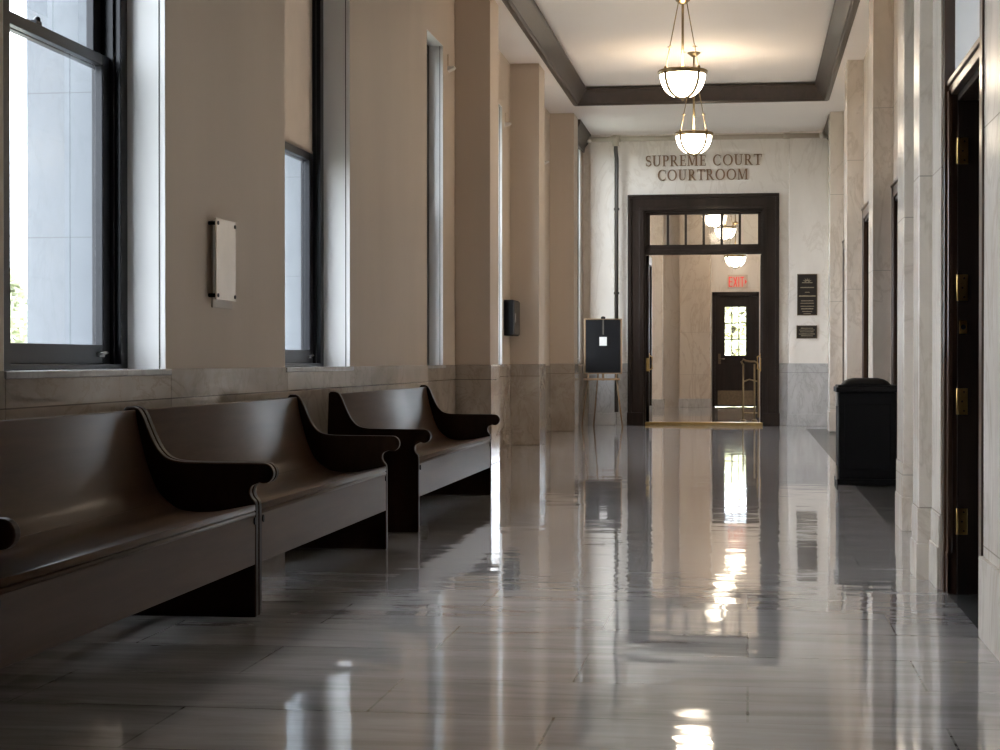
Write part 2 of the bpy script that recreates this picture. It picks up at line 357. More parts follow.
def make_window(n, y0, y1, X, zh, shade):
    near = n in (1,)
    where = {1: 'nearest tall sash window with black frame, beside the bench', 2: 'tall sash window with a roller shade drawn over its upper half', 3: 'narrow sliver of window beyond the second pier', 4: 'window just beyond the first pilaster', 5: 'window between the middle and last pilasters', 6: 'last window by the easel in the far corner'}
    W = struct('window_%d' % n, (X-.15, (y0+y1)/2, DADO), label=where.get(n, 'tall sash window further back along the corridor'), cat='window')
    fr = MB(); z0 = DADO; XF = -2.87 if n == 6 else -3.27
    xf = min(X-.14, -3.13)
    d, sw = .10, .10
    if n == 6: xf, d, sw = -2.77, .03, .045
    for s, e in ((1, y0), (-1, y1)):
        fr.box(xf, XF-.005, e, e+s*d, z0, zh); fr.box(xf-.03, XF-.005, e+s*d, e+s*(d+.022), z0, zh)
    fr.box(xf, XF-.005, y0, y1, zh-d, zh); fr.box(xf, XF-.005, y0, y1, z0, z0+.025)
    if near: fr.box(X-.03, xf, y0, y0+.14, z0, zh)
    obj('window_frame', fr, M['black'], W, .004)
    zm = 2.55 if n != 6 else 2.9
    ya, yb = y0+d+.02, y1-d-.02
    xs = xf-.05 if n != 6 else xf-.02
    for nm, xx, a, b, botm, topm in (('lower_sash', xs, z0+.025, zm+.045, .095, .055), ('upper_sash', xs-.045, zm-.012, zh-d, .05, .06)):
        s = MB()
        s.box(xx, xx-.04, ya, ya+sw, a, b).box(xx, xx-.04, yb-sw, yb, a, b).box(xx, xx-.04, ya+sw, yb-sw, a, a+botm).box(xx, xx-.04, ya+sw, yb-sw, b-topm, b)
        S = obj(nm, s, M['black'], W, .004)
        g = MB().box(xx-.018, xx-.022, ya+sw-.004, yb-sw+.004, a+botm-.004, b-topm+.004); obj('pane', g, M['glass'], S, label='clear glass')
        if nm == 'lower_sash':
            for yy in ((ya+.14, yb-.14) if yb-ya > .6 else ()):
                h = MB(); h.box(xx, xx+.012, yy-.035, yy+.035, a+.035, a+.055); h.tube([(xx+.01, yy-.03, a+.05), (xx+.03, yy-.02, a+.056), (xx+.03, yy+.02, a+.056), (xx+.01, yy+.03, a+.05)], .006, 8)
                obj('sash_lift', h, M['steel'], S, label='small metal lift')
            lk = MB().box(xx-.01, xx-.045, (ya+yb)/2-.03, (ya+yb)/2+.03, b, b+.02).ball((xx-.02, (ya+yb)/2, b+.025), .016)
            obj('sash_lock', lk, M['black'], S)
    rv = MB().box(X-.001, xf, y1-.006, y1, z0, zh).box(X-.001, xf, y0, y0+.006, z0, zh).box(X-.001, xf, y0+.006, y1-.006, zh-.006, zh)
    obj('reveal', rv, M['white'], W, label='white painted reveal')
    sl = MB().box(X+.022, XF+.02, y0-.02, y1+.035, DADO-.032, DADO)
    obj('window_sill', sl, M['dado_e'], W, .005, label='pale polished stone sill')
    if shade:
        r = MB().box(xs-.006, xs-.010, ya+.005, yb-.005, zm+.05, zh-d-.03); r.tube([(xs+.005, ya+.005, zh-d-.035), (xs+.005, yb-.005, zh-d-.035)], .022, 12); r.box(xs-.002, xs-.014, ya+.005, yb-.005, zm+.048, zm+.066)
        obj('roller_shade', r, M['shade'], W, label='beige cloth shade pulled half down')
    return W
for w in wins: make_window(*w)

# ------------------------------------------------------- the right-hand wall
rw = MB()
doors_r = [(3, 15.75, 17.7, 2.70), (4, 20.2, 22.2, 2.85), (5, 24.75, 26.75, 2.75)]
e = 11.3
for n, a, b, zh in doors_r:
    rw.box(XR, 1.95, e, a, 0, ZS); rw.box(XR, 1.95, a, b, zh, ZS); e = b
rw.box(XR, 1.95, e, YE+.2, 0, ZS)
rw.box(1.15, 1.95, 9.04, 11.3, 0, ZS)                     # bay between the two near pilasters
WR = struct('wall_right', mb=rw, mat=M['marble'], label='marble faced wall on the right of the corridor', cat='wall')
for (a, b) in ((17.82, 18.42), (22.42, 23.0), (27.0, 27.6)):
    P = obj('pilaster', MB().box(1.23, XR+.01, a, b, 0, ZS), M['marble'], WR, .006)
    obj('plinth', MB().box(1.215, XR+.005, a-.015, b+.015, 0, .3), M['marble'], P, .005)
B_ = obj('pilaster', MB().box(.970, XR+.01, 11.26, 11.74, 0, ZS), M['marble'], WR, .006)
obj('plinth', MB().box(.964, XR, 11.252, 11.748, 0, .43).box(.958, XR, 11.243, 11.757, 0, .214), M['marble'], B_, .004)
obj('baseboard', MB().box(XR, XR-.02, 11.78, 15.7, 0, .3).box(XR, XR-.02, 18.45, 20.15, 0, .3).box(XR, XR-.02, 23.03, 24.7, 0, .3), M['marble'], WR, .005)
# near projecting block
nb = MB()
nb.box(.905, 2.7, Y0, 6.98, 0, ZS)                        # near wall
nb.box(.89, 2.7, 8.37, 8.76, 0, ZS)                       # strip between doorway and pilaster
WN = struct('wall_right_front', mb=nb, mat=M['marble'], label='marble wall beside the nearest doorway on the right', cat='wall')
obj('door_panel', MB().box(.945, 2.7, 6.98, 8.37, 2.37, ZS), M['white'], WN, label='cream plaster above the doorway')
A_ = obj('pilaster', MB().box(.826, 1.2, 8.755, 9.04, 0, ZS), M['marble'], WN, .006)
obj('plinth', MB().box(.820, 1.2, 8.747, 9.048, 0, .35).box(.814, 1.2, 8.741, 9.054, 0, .18), M['marble'], A_, .004)
obj('baseboard', MB().box(.905, .885, Y0, 6.97, 0, .315).box(.89, .882, 8.385, 8.74, 0, .35).box(.89, .874, 8.385, 8.74, 0, .20), M['marble'], WN, .004)
tp = MB().box(.897, .985, 8.305, 8.385, 0, ZS)
struct('trim_6', mb=tp, mat=M['trimwood'], bevel=.004, label='brown wood strip running up beyond the nearest doorway', cat='trim')
tp = MB().box(.897, .985, 6.985, 7.07, 0, ZS)
struct('trim_7', mb=tp, mat=M['trimwood'], bevel=.004, label='brown wood strip running up on the near side of the nearest doorway', cat='trim')

def hinge(parent, x, y, z, h=.12, w=.042, mat='brass'):
    m = MB().box(x-w/2, x+w/2, y-.005, y, z-h/2, z+h/2); m.tube([(x-w/2-.004, y-.006, z-h/2), (x-w/2-.004, y-.006, z+h/2)], .006, 8)
    H = obj('hinge', m, M[mat], parent, .0015, label='brass hinge plate')
    s = MB()
    for k in (-.36, 0, .36): s.tube([(x+.004*(1 if k else -1), y-.0045, z+k*h), (x+.004*(1 if k else -1), y-.0075, z+k*h)], .0045, 8)
    obj('screw', s, M['bronze'], H)

# nearest doorway: casing, jambs, the leaf swung right back into the dark room
D2 = struct('door_2', (1.0, 7.7, 0), label='nearest doorway on the right, dark with brass hinges on its far jamb', cat='door')
cs = MB()
for a, b in ((7.075, 7.135), (8.24, 8.30)):
    cs.box(.918, .95, a, b, 0, 2.375); cs.box(.908, .93, a+.012 if a < 8 else a-.004, b+.004 if a < 8 else b-.012, 0, 2.31)
cs.box(.918, .95, 7.135, 8.24, 2.29, 2.375).box(.908, .93, 7.087, 8.29, 2.335, 2.362)
obj('casing', cs, M['trimwood'], D2, .004)
obj('plinth_block', MB().box(.906, .95, 8.236, 8.304, 0, .19), M['trimwood'], D2, .003); obj('plinth_block', MB().box(.906, .95, 7.072, 7.139, 0, .19), M['trimwood'], D2, .003)
jb = MB().box(.95, 1.22, 8.225, 8.30, 0, 2.29).box(.95, 1.22, 7.075, 7.15, 0, 2.29).box(.95, 1.22, 7.15, 8.225, 2.26, 2.30).box(1.055, 1.10, 8.205, 8.225, 0, 2.26)
J = obj('jamb', jb, M['wood'], D2, .003)
for z in (2.03, 1.405, .885, .335): hinge(J, .974, 8.225, z)
st_ = MB().box(.957, .991, 8.22, 8.225, 1.195, 1.255); sp = obj('strike_plate', st_, M['brass'], J, .0015)
obj('bolt_hole', MB().tube([(.974, 8.222, 1.225), (.974, 8.217, 1.225)], .011, 12), M['black'], sp)
lf = MB().box(1.22, 2.12, 8.19, 8.235, .01, 2.25); LF = obj('leaf', lf, M['wood'], D2, .003)
for z0, z1 in ((.25, .95), (1.1, 2.1)):
    f = MB().box(1.34, 2.0, 8.182, 8.19, z0, z1); obj('panel', f, M['wood'], LF, .003)
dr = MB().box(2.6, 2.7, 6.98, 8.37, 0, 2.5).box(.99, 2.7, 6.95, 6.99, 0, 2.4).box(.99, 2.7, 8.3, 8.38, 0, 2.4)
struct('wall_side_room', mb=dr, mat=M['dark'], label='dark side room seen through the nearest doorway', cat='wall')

# doors further down the right wall: deep dark portals with panelled leaves
lab = {3: 'tall dark doorway behind the black bin', 4: 'tall dark doorway with brass hinge between the first and second marble pilasters', 5: 'last dark doorway on the right before the courtroom wall'}
for n, a, b, zh in doors_r:
    D = struct('door_%d' % n, (XR, (a+b)/2, 0), label=lab[n], cat='door')
    c = MB()
    for s, e in ((1, a), (-1, b)):
        c.box(XR-.018, XR+.03, e-s*.04, e+s*.11, 0, zh+.09); c.box(XR-.024, XR-.01, e-s*.04, e-s*.0, 0, zh+.09)
    c.box(XR-.018, XR+.03, a, b, zh-.02, zh+.09).box(XR-.035, XR+.0, a-.05, b+.05, zh+.09, zh+.12)
    obj('casing', c, M['trimwood'], D, .004)
    j = MB().box(XR, XR+.33, b-.06, b, 0, zh).box(XR, XR+.33, a, a+.06, 0, zh).box(XR, XR+.33, a, b, zh-.06, zh)
    JJ = obj('jamb', j, M['wood'], D, .003)
    for z in (2.6, 1.55, .4): hinge(JJ, XR+.10, b-.06, z, .14, .05)
    l = MB().box(XR+.28, XR+.325, a+.06, b-.06, .01, zh-.06); LL = obj('leaf', l, M['wood'], D, .003)
    for y0, y1 in ((a+.18, (a+b)/2-.06), ((a+b)/2+.06, b-.18)):
        for z0, z1 in ((.25, 1.0), (1.15, zh-.25)):
            obj('panel', MB().box(XR+.262, XR+.28, y0, y1, z0, z1), M['wood'], LL, .006)
    k = MB().ball((XR+.23, a+.13, 1.02), .03).tube([(XR+.23, a+.13, 1.02), (XR+.29, a+.13, 1.02)], .011, 8); obj('knob', k, M['brass'], LL)

# --------------------------------------------------------- the courtroom wall
OX0, OX1, OZ = -1.74, .26, 3.60       # opening in the wall
ew = MB()
ew.box(-3.1, OX0, YE, YE+.3, 0, ZS).box(OX1, 1.95, YE, YE+.3, 0, ZS).box(OX0, OX1, YE, YE+.3, OZ, ZS+.1)
WE = struct('wall_end', mb=ew, mat=M['marble_e'], label='pale wall lettered above the courtroom doors', cat='wall')
obj('pilaster', MB().box(-2.62, -2.21, YE-.09, YE, 0, ZS), M['marble_e'], WE, .006)
obj('pilaster', MB().box(.665, 1.30, YE-.09, YE, 0, ZS), M['marble_e'], WE, .006)
dm = MB().box(-2.635, -2.195, YE-.11, YE-.0, 0, DADO).box(.65, 1.31, YE-.11, YE, 0, DADO).box(-2.2, -1.99, YE-.02, YE, 0, DADO).box(.507, .66, YE-.02, YE, 0, DADO)
obj('dado', dm, M['dado_e'], WE, .005, label='grey marble dado')
struct('baseboard_end', mb=MB().box(-2.65, -2.18, YE-.13, YE, 0, .2).box(.635, 1.32, YE-.13, YE, 0, .2).box(.507, .645, YE-.05, YE, 0, .2), mat=M['dado_e'], bevel=.006, label='grey marble baseboard at the courtroom wall', cat='baseboard')

D1 = struct('door_1', ((OX0+OX1)/2, YE, 0), label='open double doorway to the courtroom lobby, dark wood frame with transom lights', cat='door')
c = MB()
for s, e, o in ((1, OX0, -1.99), (-1, OX1, .507)):
    c.box(o, e+s*.02, YE-.06, YE+.02, 0, 3.58); c.box(o, o+s*.06, YE-.085, YE-.06, 0, 3.78); c.box(e-s*.06, e+s*.02, YE-.075, YE-.06, 0, 3.58)
    c.box(e, e+s*.045, YE, YE+.3, 0, 3.6)
c.box(-1.99, .507, YE-.06, YE+.02, 3.58, 3.84).box(-1.99, .507, YE-.085, YE-.06, 3.78, 3.84).box(OX0-.05, OX1+.05, YE-.075, YE-.06, 3.58, 3.64).box(OX0, OX1, YE, YE+.3, 3.55, 3.6)
obj('casing', c, M['wood'], D1, .004)
for s, o in ((1, -2.0), (-1, .517)): obj('plinth_block', MB().box(o, o+s*.27, YE-.1, YE, 0, .21), M['wood'], D1, .004)
tb = MB().box(OX0, OX1, YE+.02, YE+.16, 2.845, 2.99).box(OX0, OX1, YE+.0, YE+.18, 2.87, 2.93)
obj('transom_bar', tb, M['wood'], D1, .004)
ts = MB().box(OX0+.04, OX0+.115, YE+.05, YE+.11, 2.99, 3.56).box(OX1-.10, OX1-.04, YE+.05, YE+.11, 2.99, 3.56).box(OX0+.04, OX1-.04, YE+.05, YE+.11, 3.51, 3.56).box(OX0+.04, OX1-.04, YE+.05, YE+.11, 2.985, 3.01)
g0, g1 = OX0+.115, OX1-.10
for i in range(1, 6):
    x = g0+(g1-g0)*i/6; ts.box(x-.021, x+.021, YE+.05, YE+.11, 2.99, 3.53)
TS = obj('transom_sash', ts, M['wood'], D1, .003)
for i in range(6):
    a, b = g0+(g1-g0)*i/6, g0+(g1-g0)*(i+1)/6
    obj('pane', MB().box(a+.012, b-.012, YE+.078, YE+.082, 3.0, 3.52), M['glass'], TS, label='clear glass')
obj('threshold', MB().box(OX0+.04, OX1, YE-.05, YE+.25, 0, .05), M['brass'], D1, .004, label='brass threshold strip')
# left leaf, swung open into the lobby: stiles, rails, glass, pull
def leaf(name_x0, name_x1, inner, label):
    x0, x1 = name_x0, name_x1; ya, yb = YE+.13, YE+1.08
    m = MB(); m.box(x0, x1, ya, ya+.11, .02, 2.84).box(x0, x1, yb-.11, yb, .02, 2.84).box(x0, x1, ya, yb, 2.70, 2.84).box(x0, x1, ya, yb, .02, .30)
    L_ = obj('leaf', m, M['wood'], D1, .004, label=label)
    obj('pane', MB().box((x0+x1)/2-.003, (x0+x1)/2+.003, ya+.10, yb-.10, .29, 2.71), M['glass'], L_, label='clear glass')
    s = 1 if inner > 0 else -1
    xx = x1 if s > 0 else x0
    h = MB(); h.tube([(xx, ya+.05, .92), (xx+s*.05, ya+.05, .94), (xx+s*.05, ya+.05, 1.14), (xx, ya+.05, 1.16)], .012, 10); h.box(xx, xx+s*.006, ya+.02, ya+.08, .88, 1.2)
    obj('pull_handle', h, M['brass'], L_, label='brass pull handle')
    h2 = MB().box(x0-.004, x1+.004, ya-.006, ya+.002, .9, 1.12); obj('edge_plate', h2, M['brass'], L_, label='brass lock plate on the door edge')
leaf(-1.695, -1.645, 1, 'left leaf standing open')
leaf(.205, .250, -1, 'right leaf standing open')

# letters of the sign ------------------------------------------------------
def strip(pts, w):
    """variable-width stroke -> list of quads; pts = (x, y, width)"""
    quads = []; L = []; R = []
    for i, p in enumerate(pts):
        a = pts[max(i-1, 0)]; b = pts[min(i+1, len(pts)-1)]
        dx, dy = b[0]-a[0], b[1]-a[1]; l = math.hypot(dx, dy) or 1
        nx, ny = -dy/l, dx/l; h = p[2]/2
        L.append((p[0]+nx*h, p[1]+ny*h)); R.append((p[0]-nx*h, p[1]-ny*h))
    for i in range(len(pts)-1): quads.append([L[i], L[i+1], R[i+1], R[i]])
    return quads
def rect(x0, x1, y0, y1): return [[(x0, y0), (x1, y0), (x1, y1), (x0, y1)]]
def ring(cx, cy, rx, ry, a0, a1, thick, thin, n=22):
    pts = []
    for i in range(n+1):
        a = a0+(a1-a0)*i/n
        w = thin+(thick-thin)*abs(math.cos(a))**1.3
        pts.append((cx+(rx-thick/2)*math.cos(a), cy+(ry-thin/2)*math.sin(a), w))
    return strip(pts, 1)
TK, TN, SF = .145, .06, .045
def glyph(ch):
    R_ = math.radians
    if ch == 'S':
        pts = []
        for i in range(13):
            a = R_(35+ (215)*i/12); pts.append((.28+.19*math.cos(a), .735+.225*math.sin(a), .06+.05*max(0, math.cos(a-PI))))
        pts2 = []
        for i in range(13):
            a = R_(80-235*i/12); pts2.append((.29+.21*math.cos(a), .27+.235*math.sin(a), .06+.06*max(0, math.cos(a))))
        q = strip(pts, 1)+strip([(.13, .60, .10), (.2, .545, .14), (.32, .50, .15), (.42, .44, .13), (.49, .34, .11)], 1)+strip(pts2[4:], 1)
        return q+rect(.42, .46, .72, .98)+rect(.06, .10, .03, .30), .56
    if ch == 'U': return rect(.1, .1+TK, .32, 1)+rect(.02, .34, 1-SF, 1)+rect(.62, .62+.075, .32, 1)+rect(.5, .8, 1-SF, 1)+strip([(.172, .34, TK), (.19, .18, .13), (.26, .07, .10), (.4, .03, .07), (.54, .07, .07), (.63, .18, .075), (.657, .34, .075)], 1), .84
    if ch == 'P' or ch == 'R':
        q = rect(.1, .1+TK, 0, 1)+rect(.02, .36, 0, SF)+rect(.02, .3, 1-SF, 1)+rect(.2, .36, 1-TN, 1)+rect(.2, .36, .46, .46+TN)+ring(.36, .73, .24, .27, -PI/2, PI/2, .14, TN, 14)
        if ch == 'R': return q+strip([(.36, .48, .13), (.48, .30, .14), (.62, .09, .14), (.70, .02, .1)], 1)+rect(.62, .80, 0, SF), .80
        return q, .64
    if ch == 'E': return rect(.1, .1+TK, 0, 1)+rect(.02, .58, 0, TN)+rect(.02, .56, 1-TN, 1)+rect(.2, .46, .48, .48+TN)+rect(.52, .56, .76, 1)+rect(.55, .59, 0, .25)+rect(.43, .465, .38, .64), .64
    if ch == 'M': return rect(.1, .16, 0, 1)+rect(.02, .26, 0, SF)+rect(.02, .2, 1-SF, 1)+strip([(.17, .98, .14), (.46, .05, .13)], 1)+strip([(.46, .05, .05), (.76, .98, .06)], 1)+rect(.76, .76+TK, 0, 1)+rect(.68, 1.0, 0, SF)+rect(.76, .98, 1-SF, 1), 1.04
    if ch == 'C': return ring(.46, .5, .42, .51, R_(52), R_(312), TK, TN, 26)+rect(.73, .77, .66, .96)+rect(.74, .78, .10, .28), .84
    if ch == 'O': return ring(.48, .5, .45, .51, 0, 2*PI, TK, TN, 32), .97
    if ch == 'T': return rect(.3, .3+TK, 0, 1)+rect(.2, .55, 0, SF)+rect(.02, .73, 1-TN, 1)+rect(.02, .06, .74, 1)+rect(.69, .73, .74, 1), .75
    return [], .42
SG = thing('wall_lettering', (-.74, YE, 4.0), 'bronze letters reading SUPREME COURT COURTROOM above the courtroom doors', 'sign')
def write_line(text, xa, xb, zb, H):
    gs = [glyph(c) for c in text]; gap = .07
    total = sum(g[1] for g in gs)+gap*(len(gs)-1); sx = (xb-xa)/total; x = xa
    for ch, (qs, w) in zip(text, gs):
        if qs:
            m = MB()
            for q in qs: m.prism([(x+p[0]*sx, zb+p[1]*H) for p in q], 'y', YE-.022, YE)
            obj('letter', m, M['letter'], SG)
        x += (w+gap)*sx
write_line('SUPREME COURT', -1.70, .225, 4.315, .18)
write_line('COURTROOM', -1.50, 0.005, 4.075, .18)

# --------------------------------------------------------------- the lobby
lw = MB()
lw.box(-2.6, -2.3, YE+.3, ends_far, 0, ZC)                              # left side
lw.box(2.2, 2.4, YE+.3, ends_far, 0, ZC)                                # right side
struct('wall_lobby_sides', mb=lw, mat=M['marble_e'], label='side walls of the lobby beyond the doors', cat='wall')
lb = MB(); FD0, FD1, FDZ = -.83, .255, 2.68; SW0, SW1 = .33, .95
lb.box(-2.6, FD0, ends_far, ends_far+.25, 0, ZC).box(FD0, FD1, ends_far, ends_far+.25, FDZ, ZC).box(FD1, SW0, ends_far, ends_far+.25, 0, ZC)
lb.box(SW0, SW1, ends_far, ends_far+.25, 0, 1.1).box(SW0, SW1, ends_far, ends_far+.25, 4.5, ZC).box(SW1, 2.4, ends_far, ends_far+.25, 0, ZC)
WB = struct('wall_lobby_back', mb=lb, mat=M['marble_e'], label='back wall of the lobby around the exit door', cat='wall')
obj('pier', MB().box(-1.57, -.86, ends_far-.5, ends_far, 0, ZC), marble('lobby_pier_marble', (.52, .44, .36), (.66, .58, .49), (.4, .3, .22), .25, 1.0, joints=[(.75, .98)], jcol=.8), WB, .006)
obj('pilaster', MB().box(-2.35, -1.93, ends_far-1.2, ends_far-.8, 0, ZC), M['marble_e'], WB, .006)
obj('base_course', MB().box(-1.59, -.84, ends_far-.53, ends_far, 0, .2).box(-2.36, -1.9, ends_far-1.23, ends_far-.78, 0, .2), M['dado_e'], WB, .005)
obj('beam', MB().box(-2.3, 2.2, 34.4, 34.8, 4.55, ZC).box(-2.3, 2.2, ends_far-.6, ends_far, 4.6, ZC), M['ceil'], WB)
W10 = struct('window_10', ((SW0+SW1)/2, ends_far, 1.1), label='bright tall window to the right of the exit door', cat='window')
obj('window_frame', MB().box(SW0, SW0+.03, ends_far+.05, ends_far+.12, 1.1, 4.5).box(SW1-.03, SW1, ends_far+.05, ends_far+.12, 1.1, 4.5).box(SW0, SW1, ends_far+.05, ends_far+.12, 1.1, 1.15).box(SW0, SW1, ends_far+.05, ends_far+.12, 4.45, 4.5).box(SW0, SW1, ends_far+.05, ends_far+.12, 2.9, 2.96), M['white'], W10, .003)
obj('pane', MB().box(SW0, SW1, ends_far+.08, ends_far+.084, 1.1, 4.5), M['glass'], W10)

D6 = struct('door_6', ((FD0+FD1)/2, ends_far, 0), label='dark exit door with a nine-pane window at the back of the lobby', cat='door')
obj('casing', MB().box(FD0, FD0+.07, ends_far-.03, ends_far+.1, 0, FDZ).box(FD1-.07, FD1, ends_far-.03, ends_far+.1, 0, FDZ).box(FD0, FD1, ends_far-.03, ends_far+.1, FDZ-.1, FDZ), M['wood'], D6, .004)
wx0, wx1, wz0, wz1 = -.535, -.05, 1.20, 2.33
l = MB().box(FD0+.07, wx0, ends_far+.02, ends_far+.065, .01, FDZ-.1).box(wx1, FD1-.07, ends_far+.02, ends_far+.065, .01, FDZ-.1).box(wx0, wx1, ends_far+.02, ends_far+.065, .01, wz0).box(wx0, wx1, ends_far+.02, ends_far+.065, wz1, FDZ-.1)
LL = obj('leaf', l, M['wood'], D6)
mt = MB()
for i in (1, 2): x = wx0+(wx1-wx0)*i/3; mt.box(x-.014, x+.014, ends_far+.02, ends_far+.06, wz0, wz1)
for i in (1, 2): z = wz0+(wz1-wz0)*i/3; mt.box(wx0, wx1, ends_far+.02, ends_far+.06, z-.014, z+.014)
obj('glazing_bar', mt, M['wood'], LL)
obj('pane', MB().box(wx0, wx1, ends_far+.04, ends_far+.044, wz0, wz1), M['glass'], LL, label='clear glass')
obj('kick_plate', MB().box(-.70, .15, ends_far+.012, ends_far+.02, .04, .38), M['bronze'], LL, .002, label='dull brass kick plate')
k = MB().tube([(-.66, ends_far+.02, 1.12), (-.66, ends_far-.05, 1.12), (-.54, ends_far-.05, 1.12)], .014, 8).box(-.69, -.63, ends_far+.012, ends_far+.02, 1.0, 1.24); obj('door_lever', k, M['bronze'], LL)

EX = thing('exit_sign', (-.24, ends_far, 2.79), 'exit sign with red letters above the dark exit door', 'sign')
obj('plate', MB().box(-.47, -.01, ends_far-.03, ends_far, 2.77, 3.08), M['exitplate'], EX, .004)
def bars(ch, x, w, z, h, t=.022):
    m = MB(); y0, y1 = ends_far-.042, ends_far-.03
    def seg(a, b): 
        for q in strip([(a[0], a[1], t), (b[0], b[1], t)], 1): m.prism(q, 'y', y0, y1)
    if ch == 'E': seg((x+t/2, z), (x+t/2, z+h)); [seg((x, zz), (x+w, zz)) for zz in (z+t/2, z+h/2, z+h-t/2)]
    if ch == 'X': seg((x+t/2, z), (x+w-t/2, z+h)); seg((x+w-t/2, z), (x+t/2, z+h))
    if ch == 'I': seg((x+w/2, z), (x+w/2, z+h))
    if ch == 'T': seg((x+w/2, z), (x+w/2, z+h)); seg((x, z+h-t/2), (x+w, z+h-t/2))
    if ch == '>': m.prism([(x, z+h*.25), (x+w, z+h*.5), (x, z+h*.75)], 'y', y0, y1)
    return m
x = -.445
for ch, w in (('E', .085), ('X', .095), ('I', .03), ('T', .09), ('>', .045)):
    obj('letter' if ch != '>' else 'arrow', bars(ch, x, w, 2.80, .23), M['red'], EX, label='red'); x += w+.018

# brass handrail inside the lobby
HR = thing('handrail', (.02, 31.6, 0), 'thin metal handrail with two posts standing just inside the courtroom doors', 'handrail')
for xx in (-.085, .115):
    p = MB().tube([(xx, 31.6, .0), (xx, 31.6, 1.02)], .017, 10).lathe((xx, 31.6, 0), [(0, 0), (.06, 0), (.06, .012), (.03, .03), (0, .03)], 16); obj('post', p, M['oldbrass'], HR)
obj('top_rail', MB().tube([(-.085, 31.6, 1.0), (-.12, 31.6, 1.06), (-.085, 31.6, 1.1), (-.03, 31.6, 1.07), (.05, 31.6, 1.06), (.115, 31.6, 1.06), (.17, 31.6, 1.03), (.185, 31.6, .95), (.185, 31.6, .06)], .019, 10), M['oldbrass'], HR)
for q in ([(-.085, 31.6, .70), (.02, 31.6, .74), (.185, 31.6, .70)], [(-.085, 31.6, .14), (.185, 31.6, .14)]): obj('lower_rail', MB().tube(q, .013, 8), M['oldbrass'], HR)

# corridor back end behind the camera
struct('wall_back', mb=MB().box(-3.3, 2.0, Y0-.2, Y0, 0, ZC+.3), mat=M['plaster'], label='plain plaster wall closing the corridor behind the viewer', cat='wall')

# ------------------------------------------------------------------ benches
def smooth(pts, n=6):
    """Catmull-Rom through the points"""
    out = []
    for i in range(len(pts)-1):
        p0 = pts[max(i-1, 0)]; p1 = pts[i]; p2 = pts[i+1]; p3 = pts[min(i+2, len(pts)-1)]
        for k in range(n):
            t = k/n
            out.append(tuple(.5*((2*p1[j])+(-p0[j]+p2[j])*t+(2*p0[j]-5*p1[j]+4*p2[j]-p3[j])*t*t+(-p0[j]+3*p1[j]-3*p2[j]+p3[j])*t**3) for j in (0, 1)))
    out.append(pts[-1]); return out
def sheet(front, th):
    """profile of a bent board: front line offset to the back/below"""
    back = []
    for i, p in enumerate(front):
        a = front[max(i-1, 0)]; b = front[min(i+1, len(front)-1)]
        dx, dz = b[0]-a[0], b[1]-a[1]; l = math.hypot(dx, dz) or 1
        back.append((p[0]+dz/l*th, p[1]-dx/l*th))
    return front, back
FX = -2.03
back_line = smooth([(-2.572, .862), (-2.562, .795), (-2.54, .70), (-2.51, .60), (-2.472, .515), (-2.425, .463)])
seat_line = smooth([(-2.425, .463), (-2.37, .428), (-2.29, .415), (-2.19, .420), (-2.10, .435), (-2.05, .445), (-2.03, .447)])
arc = [(-1.998+.043*math.cos(a), .602+.043*math.sin(a)) for a in [math.radians(-115+205*i/14) for i in range(15)]]
end_line = [(FX, 0), (FX, .455)] + smooth([(FX, .455), (-2.034, .482), (-2.05, .503), (-2.056, .525), (-2.048, .548), arc[0]])[1:-1] + arc + \
    smooth([(-2.0, .645), (-2.12, .646), (-2.27, .647), (-2.36, .650), (-2.415, .664), (-2.45, .695), (-2.475, .735), (-2.50, .79), (-2.522, .842), (-2.54, .868), (-2.562, .878)])[1:] + [(-2.592, .878), (-2.604, .866), (-2.612, .6), (-2.625, 0)]
def make_bench(ya, yb, label):
    B = thing('bench', ((-2.33), (ya+yb)/2, 0), label, 'bench', 'wooden benches under the windows')
    T = .044
    for e0, e1 in ((ya, ya+T), (yb-T, yb)):
        E_ = obj('end_panel', MB().prism(end_line, 'y', e0, e1), M['bench_shaded'], B, .007, seg=3)
    a, b = ya+T, yb-T
    f, k = sheet(back_line, -.024)
    m = MB().prism(f+k[::-1], 'y', a, b); R_ = obj('backrest', m, M['bench'], B, .006)
    obj('top_rail', MB().box(-2.604, -2.572, a, b, .80, .858), M['bench'], R_, .006)
    f, k = sheet(seat_line, -.024)
    m = MB().prism(f+k[::-1], 'y', a, b); S_ = obj('seat', m, M['bench'], B, .004)
    for o in (R_, S_):
        for p in o.data.polygons:
            if abs(p.normal.y) < .5: p.use_smooth = True
    ap = MB().box(FX-.026, FX-.002, a, b, .222, .432).tube([(FX-.012, a, .434), (FX-.012, b, .434)], .0125, 12)
    A = obj('apron', ap, M['bench'], B, .003)
    for yy in (a+.015, b-.015):
        pg = MB(); pg.prism([(yy+.011*math.cos(2*PI*i/14), .405+.016*math.sin(2*PI*i/14)) for i in range(14)], 'x', FX-.006, FX+.004); obj('bolt_cap', pg, M['can'], A, label='black bolt cap')
    obj('rear_rail', MB().box(-2.56, -2.535, a, b, .25, .36), M['bench_shaded'], B, .003)
    obj('seat_bearer', MB().box(-2.5, -2.1, (a+b)/2-.02, (a+b)/2+.02, .30, .395), M['bench_shaded'], B, .003)
    return B
make_bench(4.48, 7.115, 'nearest dark wooden bench, cut off at the left edge of the picture')
make_bench(7.125, 9.775, 'dark wooden bench joined end to end with the nearest one, under the plain wall panel')
make_bench(10.71, 13.83, 'farthest dark wooden bench, standing beyond the gap in the row')

